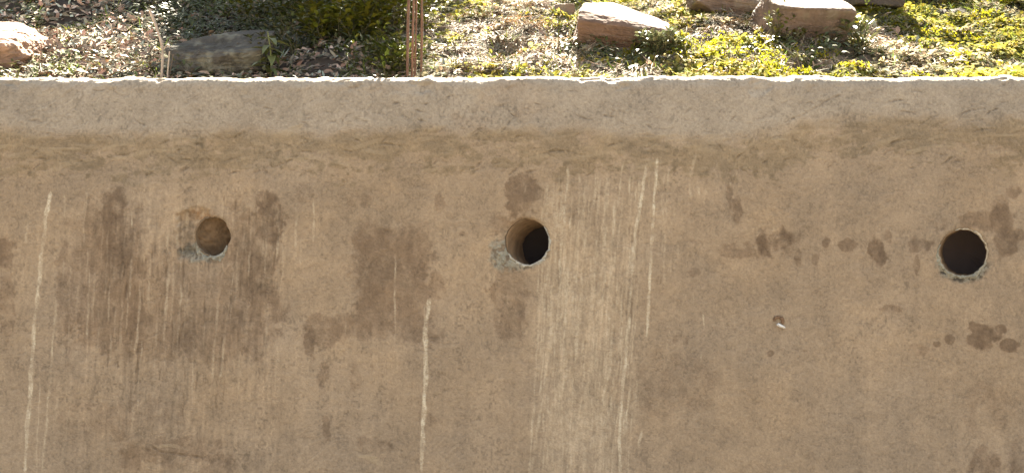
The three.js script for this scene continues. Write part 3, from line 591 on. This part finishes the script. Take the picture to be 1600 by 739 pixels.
scatter('ground_cover', 'cover', 'low yellow-green creeping weeds covering the sunlit slope', softLeafMat, 11500, 3, (x, z) => rightSide(x) * (1 - green(x, z)) * (1 - 0.9 * bare(x, z)) * sst(-0.22, 0.12, fbm(x * 6 + 3, z * 13, 4) + 0.08));
scatter('moss', 'moss', 'bright yellow moss mats on the sunlit slope', softLeafMat, 9000, 4, (x, z) => rightSide(x) * (1 - bare(x, z)) * Math.max(sst(0.1, 0.35, fbm(x * 4 + 13, z * 8 + 2, 3)), spot(x, z, 0.7, -0.62, 0.14, 0.1), spot(x, z, 1.62, -1.03, 0.25, 0.1)));
scatter('grass', 'grass', 'thin green grass blades on the slope', softLeafMat, 4200, 5, (x, z) => 0.25 + 0.5 * sst(-0.1, 0.4, fbm(x * 3 + 40, z * 5, 3)));
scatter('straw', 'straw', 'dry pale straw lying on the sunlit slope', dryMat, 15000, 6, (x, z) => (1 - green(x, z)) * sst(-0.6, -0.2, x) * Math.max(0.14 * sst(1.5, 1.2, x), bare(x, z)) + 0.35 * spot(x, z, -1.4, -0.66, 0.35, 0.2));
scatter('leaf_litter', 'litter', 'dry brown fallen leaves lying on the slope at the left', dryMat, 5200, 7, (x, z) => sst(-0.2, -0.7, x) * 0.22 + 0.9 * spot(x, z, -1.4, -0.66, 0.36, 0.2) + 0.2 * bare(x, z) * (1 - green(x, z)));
scatter('dark_weeds', 'weed', 'dark green small weeds on the shaded slope at the left, and set under the rocks to deepen their shadows', leafMat, 2100, 8, (x, z) => green(x, z) + sst(-0.2, -0.5, x) * sst(-0.1, 0.3, fbm(x * 4 + 60, z * 6, 3) + 0.5 * spot(x, z, -0.7, -1.0, 0.5, 0.35) - 0.8 * spot(x, z, -1.7, -0.9, 0.5, 0.3) - 0.5 * spot(x, z, -0.62, -0.6, 0.14, 0.1)));

// ---------------------------------------------------------------- shrubs and weeds one can tell apart
function shrub(name, label, [x, z], o) {
  const g = new THREE.Group(), r = rng(o.seed), L = new Leaves(), stems = [];
  for (let k = 0; k < o.stems; k++) {
    const t = r() * 6.283, lean = o.spread * (0.35 + 0.65 * r()), h = o.height * (0.6 + 0.4 * r());
    const b0 = r() * 6.283, bq = Math.sqrt(r()) * o.spread * (o.fluff ? 0.75 : 0.1) + 0.006, ox = Math.cos(b0) * bq, oz = Math.sin(b0) * bq, ln_ = lean * (o.fluff ? 0.5 : 1), by = o.fluff ? hillY(x + ox, z + oz) - hillY(x, z) : 0, wv = () => (r() - 0.5) * lean * 0.35;
    const pts = [V(ox, by - 0.015, oz), V(ox + Math.cos(t) * ln_ * 0.35 + wv(), by + h * 0.4, oz + Math.sin(t) * ln_ * 0.35 + wv()), V(ox + Math.cos(t + 0.3) * ln_ * 0.75 + wv(), by + h * 0.78, oz + Math.sin(t + 0.3) * ln_ * 0.75 + wv()), V(ox + Math.cos(t + 0.4) * ln_ + wv(), by + h * (0.9 + 0.12 * r()), oz + Math.sin(t + 0.4) * ln_ + wv())];
    stems.push(tube(pts, o.stemR ?? 0.0017, 0.0008, o.bark ?? [0.09, 0.08, 0.04], 5));
    const cv = new THREE.CatmullRomCurve3(pts), n = o.leaves;
    for (let i = 0; i < n; i++) {
      const f = 0.18 + 0.82 * (i + r()) / n, b = cv.getPoint(f), tg = cv.getTangent(f), e = i * 2.4 + r();
      const side = V(Math.cos(e), 0.1 + 0.5 * r(), Math.sin(e)).addScaledVector(tg, o.fluff ? 0.15 : 0.6);
      const ln = o.leaf * (0.6 + 0.6 * r());
      L.add(b.addScaledVector(side.clone().normalize(), (o.petiole ?? 0.004) + (o.fluff ?? 0) * r()), side, V((r() - 0.5) * 0.8, 1, (r() - 0.5) * 0.8), ln, ln * (o.ratio ?? 0.5), vary(o.colour, r, 0.35), 0.25 * r(), 0.35);
    }
  }
  part(g, mergeGeometries(stems), barkMat, 'stem'); part(g, L.geo(), o.mat ?? leafMat, 'foliage');
  g.position.set(x, hillY(x, z), z);
  return thing(g, name, label, o.category ?? 'shrub');
}
const DK = [0.10, 0.115, 0.02], MD = [0.16, 0.165, 0.018], PL = [0.16, 0.17, 0.09];
shrub('leafy_shrub', 'dense dark shrub above the brown earth bank left of the upright rusty bars', [-0.60, -0.86], { seed: 101, fluff: 0.03, stems: 70, ratio: 0.62, spread: 0.17, height: 0.15, leaves: 16, leaf: 0.027, colour: MD });
shrub('leafy_shrub', 'low green shrub spreading beside the foot of the rusty bars', [-0.40, -0.58], { seed: 102, fluff: 0.03, stems: 40, spread: 0.13, height: 0.10, leaves: 14, leaf: 0.024, colour: DK, ratio: 0.4 });
shrub('leafy_shrub', 'taller dark shrub behind the rusty bars, cut by the top of the view', [-0.46, -1.05], { seed: 103, fluff: 0.03, stems: 64, ratio: 0.62, spread: 0.18, height: 0.24, leaves: 18, leaf: 0.027, colour: MD });
shrub('leafy_shrub', 'shaded shrub at the top of the view above the broad-leaved weed', [-0.86, -1.12], { seed: 104, fluff: 0.03, stems: 44, spread: 0.20, height: 0.16, leaves: 16, leaf: 0.027, colour: DK });
shrub('leafy_shrub', 'pale-leaved shrub between the grey boulder and the broad-leaved weed', [-0.77, -0.66], { seed: 105, fluff: 0.03, stems: 16, spread: 0.10, height: 0.13, leaves: 14, leaf: 0.024, colour: [0.12,0.13,0.06] });
shrub('leafy_shrub', 'sparse weed with yellow-green leaves at the upper left corner', [-1.86, -1.12], { seed: 106, stems: 8, spread: 0.07, height: 0.14, leaves: 12, leaf: 0.030, colour: MD, category: 'weed' });
shrub('leafy_shrub', 'scrubby weeds along the top of the view above the bent twig', [-1.30, -1.42], { seed: 107, stems: 20, spread: 0.24, height: 0.12, leaves: 12, leaf: 0.030, colour: DK, category: 'weed' });
shrub('rock_weed', 'round pale-leaved weed spilling over the right end of the brown slab', [0.475, -0.655], { seed: 111, stems: 44, spread: 0.10, height: 0.085, leaves: 14, leaf: 0.018, ratio: 0.7, colour: PL, category: 'weed', stemR: 0.0018 });
shrub('rock_weed', 'upright leafy weed at the left edge of the squared block', [0.87, -0.70], { seed: 112, stems: 9, spread: 0.055, height: 0.16, leaves: 13, leaf: 0.018, ratio: 0.55, colour: [0.12,0.135,0.035], category: 'weed', stemR: 0.002 });
shrub('rock_weed', 'small weed growing against the front of the squared block', [0.905, -0.645], { seed: 113, stems: 7, spread: 0.045, height: 0.075, leaves: 10, leaf: 0.014, ratio: 0.6, colour: PL, category: 'weed', stemR: 0.0018 });
shrub('rock_weed', 'weed with broad pale leaves at the right edge of the squared block', [1.13, -0.665], { seed: 114, stems: 10, spread: 0.06, height: 0.13, leaves: 8, leaf: 0.028, ratio: 0.5, colour: [0.13,0.145,0.06], category: 'weed', stemR: 0.002 });
shrub('rock_weed', 'green weed in front of the dark shaded rock', [1.36, -1.14], { seed: 115, stems: 12, spread: 0.09, height: 0.07, leaves: 10, leaf: 0.018, ratio: 0.55, colour: [0.12,0.13,0.03], category: 'weed', stemR: 0.0018 });
shrub('rock_weed', 'dark scrub at the top right beyond the yellow moss', [1.72, -1.40], { seed: 116, stems: 24, spread: 0.26, height: 0.12, leaves: 12, leaf: 0.020, ratio: 0.5, colour: DK, category: 'weed' });
shrub('rock_weed', 'dark scrub in the top right corner of the view', [2.12, -1.38], { seed: 117, stems: 22, spread: 0.22, height: 0.12, leaves: 12, leaf: 0.020, ratio: 0.5, colour: DK, category: 'weed' });

{ // the broad-leaved weed by the wall, each leaf a part
  const g = new THREE.Group(), r = rng(140), kinds = [0, 1, 2].map(k => { const L = new Leaves(); L.add(V(0, 0, 0), V(0, 0, 1), V(0, 1, 0), 0.050 + 0.008 * k, 0.018 + 0.004 * k, vary([0.17, 0.20, 0.06], r, 0.2), 0.3, 0.35); return L.geo(); });
  part(g, tube([V(0, -0.02, 0), V(0.004, 0.07, 0.004), V(-0.004, 0.145, 0.01)], 0.003, 0.0015, [0.2, 0.22, 0.08], 6), barkMat, 'stem');
  for (let i = 0; i < 18; i++) { const l = part(g, kinds[i % 3], leafMat, 'leaf'); l.position.set(0.004 * Math.sin(i), 0.02 + 0.12 * i / 18, 0.004); l.rotation.set(-0.5 + 1.1 * r(), i * 2.4, 0, 'YXZ'); }
  g.position.set(-0.735, hillY(-0.735, -0.50), -0.50); thing(g, 'broad_leaved_weed', 'upright broad-leaved weed close behind the wall edge right of the grey boulder', 'weed');
}

// ---------------------------------------------------------------- twigs and bars
function twig(label, pts, r0, r1, col, side) {
  const gs = [tube(pts.map(p => V(...p)), r0, r1, col, 7)];
  for (const s of side ?? []) gs.push(tube(s.map(p => V(...p)), r0 * 0.6, r1 * 0.6, col, 5));
  return thing(new THREE.Mesh(mergeGeometries(gs), barkMat), 'dry_twig', label, 'twig');
}
const hy = (x, z, d = 0) => [x, hillY(x, z) + d, z];
const GREY = [0.40, 0.32, 0.25], BRN = [0.17, 0.12, 0.085];
twig('long bare twig bent in the middle, standing left of the grey boulder', [[-1.035, 1.90, -0.42], [-1.032, 1.99, -0.43], [-1.036, 2.06, -0.44], [-1.052, 2.105, -0.45], [-1.082, 2.175, -0.46]], 0.0032, 0.0042, GREY, [[[-1.036, 2.05, -0.44], [-1.02, 2.065, -0.44], [-1.012, 2.06, -0.44]]]);
twig('short thin upright twig just right of the bent twig', [[-1.015, 1.90, -0.42], [-1.014, 1.97, -0.425], [-1.010, 2.045, -0.43]], 0.0026, 0.0022, GREY);
twig('thin slanting twig leaning between the two upright twigs', [[-1.03, 1.91, -0.45], [-1.02, 1.97, -0.45], [-1.008, 2.04, -0.45]], 0.0014, 0.001, BRN);
twig('dark forked twig standing in the leaf litter beside the pale boulder', [[-1.46, hillY(-1.46, -0.50), -0.50], [-1.45, 2.0, -0.51], [-1.425, 2.05, -0.52], [-1.41, 2.10, -0.54]], 0.0035, 0.002, BRN, [[[-1.43, 2.04, -0.52], [-1.40, 2.0, -0.5], [-1.385, 1.95, -0.49]]]);
twig('thick dry stalk lying low across the leaf litter', [hy(-1.30, -0.50, 0.01), hy(-1.22, -0.49, 0.02), hy(-1.12, -0.50, 0.03), hy(-1.03, -0.55, 0.05)], 0.004, 0.002, [0.14, 0.10, 0.08]);
twig('pale dry stalk slanting out of the leaf litter', [hy(-1.29, -0.46, -0.01), [-1.28, 1.98, -0.46], [-1.265, 2.02, -0.47]], 0.003, 0.002, [0.5, 0.42, 0.33]);
twig('pale curved stem with a drooping end in the leaf litter', [hy(-1.36, -0.45, -0.01), [-1.375, 1.96, -0.45], [-1.40, 1.99, -0.45], [-1.41, 2.015, -0.46]], 0.0024, 0.0015, [0.5, 0.42, 0.33]);
twig('thin arched twig over the dark soil at the left', [hy(-1.52, -0.9, 0.0), hy(-1.48, -0.92, 0.05), hy(-1.44, -0.92, 0.055), hy(-1.415, -0.9, 0.0)], 0.0016, 0.0012, [0.25, 0.19, 0.14]);
twig('long thin branch lying across the dark soil near the top left', [hy(-2.05, -1.15, 0.02), hy(-1.8, -1.17, 0.03), hy(-1.55, -1.2, 0.03), hy(-1.25, -1.27, 0.04)], 0.003, 0.0015, [0.26, 0.2, 0.15]);
twig('thin branch lying above the grey boulder', [hy(-1.2, -0.92, 0.02), hy(-1.0, -0.95, 0.03), hy(-0.8, -0.97, 0.03)], 0.0022, 0.0012, [0.24, 0.18, 0.13]);
{
  const r = rng(222); // loose dry stems between the bent twig and the leaf litter
  const spots = ['lowest', 'second lowest', 'middle', 'second highest', 'highest'];
  for (let i = 0; i < 5; i++) { const x = -1.22 + 0.03 * i, z = -0.50 - 0.04 * i; twig(spots[i] + ' of five dry stems slanting between leaf litter and bent twig', [hy(x, z, 0.0), hy(x + 0.06, z - 0.01, 0.03 + 0.01 * r()), hy(x + 0.13, z - 0.02, 0.045 + 0.02 * r())], 0.0016, 0.001, vary([0.2, 0.15, 0.11], r, 0.3)); }
}
{ // rusty bars
  const m = new THREE.MeshStandardMaterial({ vertexColors: true, roughness: 1 });
  const bars = [[-0.308, -0.300, 0.0040, 'thickest of the upright rusty bars, the leftmost'], [-0.2955, -0.2875, 0.0030, 'second upright rusty bar from the left'], [-0.288, -0.281, 0.0024, 'thin upright rusty bar, third from the left'], [-0.270, -0.2655, 0.0032, 'rightmost upright rusty bar, standing apart']];
  bars.forEach(([x0, x1, r, label], i) => {
    const z = -0.40 - 0.012 * i, pts = []; for (let k = 0; k <= 30; k++) pts.push(V(lerp(x0, x1, k / 30 * 2.2) + 0.0015 * vn(k * 0.4, i * 7), 1.82 + 0.9 * k / 30, z));
    const g = new THREE.TubeGeometry(new THREE.CatmullRomCurve3(pts), 240, r, 10, true), p = g.attributes.position;
    const ribs = []; for (let k = 0; k < 44; k++) { const c = pts[0].clone().lerp(pts[30], (k + 0.5) / 44); const t = new THREE.TorusGeometry(r * 1.02, r * 0.09, 4, 10); t.rotateX(Math.PI / 2 + 0.4); t.translate(c.x, c.y, c.z); ribs.push(t); }
    const all = mergeGeometries([g, ...ribs]); all.computeVertexNormals();
    mottle(all, (a, b, c) => { const n = 1 + 0.5 * fbm(a * 150, b * 60 + i * 9, 3); return [0.15 * n, 0.085 * n, 0.058 * n]; });
    thing(new THREE.Mesh(all, m), 'rusty_bar', label, 'steel bar', 'rusty bars standing behind the wall');
  });
}

// ---------------------------------------------------------------- trees up the slope, above the view, whose shade falls on the left and the top right
function shadeTree(label, trunkAt, zones, n, seed) {
  const g = new THREE.Group(), r = rng(seed), limbs = [], base = V(trunkAt[0], hillY(...trunkAt) - 0.05, trunkAt[1]);
  const L = [0, 1, 2].map(k => { const q = new Leaves(), rr = rng(seed * 7 + k); for (let i = 0; i < 22; i++) { const d = V(rr() - 0.5, rr() - 0.5, rr() - 0.5); q.add(d.clone().multiplyScalar(0.26), V(rr() - 0.5, rr() - 0.6, rr() - 0.5), V(rr() - 0.5, 1, rr() - 0.5), 0.06 + 0.04 * rr(), 0.032 + 0.02 * rr(), vary([0.07, 0.11, 0.025], rr, 0.3)); } return q.geo(); });
  const mats = [[], [], []], centres = [];
  const total = zones.reduce((s, z) => s + z[4] * z[2] * z[3], 0);
  for (const [cx, cz, rx, rz, dens] of zones) {
    const m = Math.round(n * dens * rx * rz / total), mean = V(0, 0, 0);
    for (let i = 0; i < m; i++) {
      const t = r() * 6.283, q = Math.sqrt(r()) * (0.92 + 0.16 * vn(Math.cos(t) * 3 + cx, Math.sin(t) * 3 + cz));
      const x = cx + Math.cos(t) * q * rx, z = cz + Math.sin(t) * q * rz, lift = lerp(2.5, 3.7, r());
      const p = V(x, hillY(x, z), z).addScaledVector(SUN, lift); mean.add(p);
      const M = new THREE.Matrix4().compose(p, new THREE.Quaternion().setFromEuler(new THREE.Euler(r() * 6, r() * 6, r() * 6)), V(1, 1, 1).multiplyScalar(0.8 + 0.5 * r()));
      mats[Math.floor(r() * 3)].push(M);
    }
    centres.push(mean.divideScalar(Math.max(1, m)));
  }
  const fork = V(trunkAt[0] + 0.05, base.y + 1.5, trunkAt[1] + 0.15);
  limbs.push(tube([base, base.clone().lerp(fork, 0.5).add(V(0.05, 0, 0)), fork], 0.11, 0.075, [0.16, 0.12, 0.09], 12));
  part(g, limbs[0], barkMat, 'trunk');
  for (const c of centres) part(g, tube([fork, fork.clone().lerp(c, 0.5).add(V(0, 0.12, 0)), c], 0.05, 0.012, [0.16, 0.12, 0.09], 8), barkMat, 'limb');
  const crown = new THREE.Group(); crown.name = 'crown'; g.add(crown);
  for (let k = 0; k < 3; k++) { const im = new THREE.InstancedMesh(L[k], leafMat, mats[k].length); mats[k].forEach((m, i) => im.setMatrixAt(i, m)); im.name = 'leaves'; im.userData.kind = 'stuff'; crown.add(im); }
  thing(g, 'shade_tree', label, 'tree');
}
shadeTree('tree up the slope whose leafy crown shades the left of the slope', [-1.3, -4.2], [
  [-0.68, -0.56, 0.30, 0.24, 0.30], [-0.60, -1.0, 0.32, 0.34, 0.12], [-0.84, -0.52, 0.14, 0.22, 1], [-0.9, -1.15, 0.30, 0.28, 0.75], [-1.55, -1.48, 0.45, 0.16, 1.2], [-2.05, -1.42, 0.35, 0.2, 1.2], [-1.0, -1.75, 1.1, 0.3, 0.5]], 470, 9);
shadeTree('tree up the slope whose crown shades the top right corner', [2.2, -4.6], [[1.95, -1.85, 0.6, 0.24, 1], [1.42, -1.72, 0.2, 0.16, 1], [2.35, -1.6, 0.25, 0.3, 0.7]], 430, 19);

renderer.render(scene, camera);
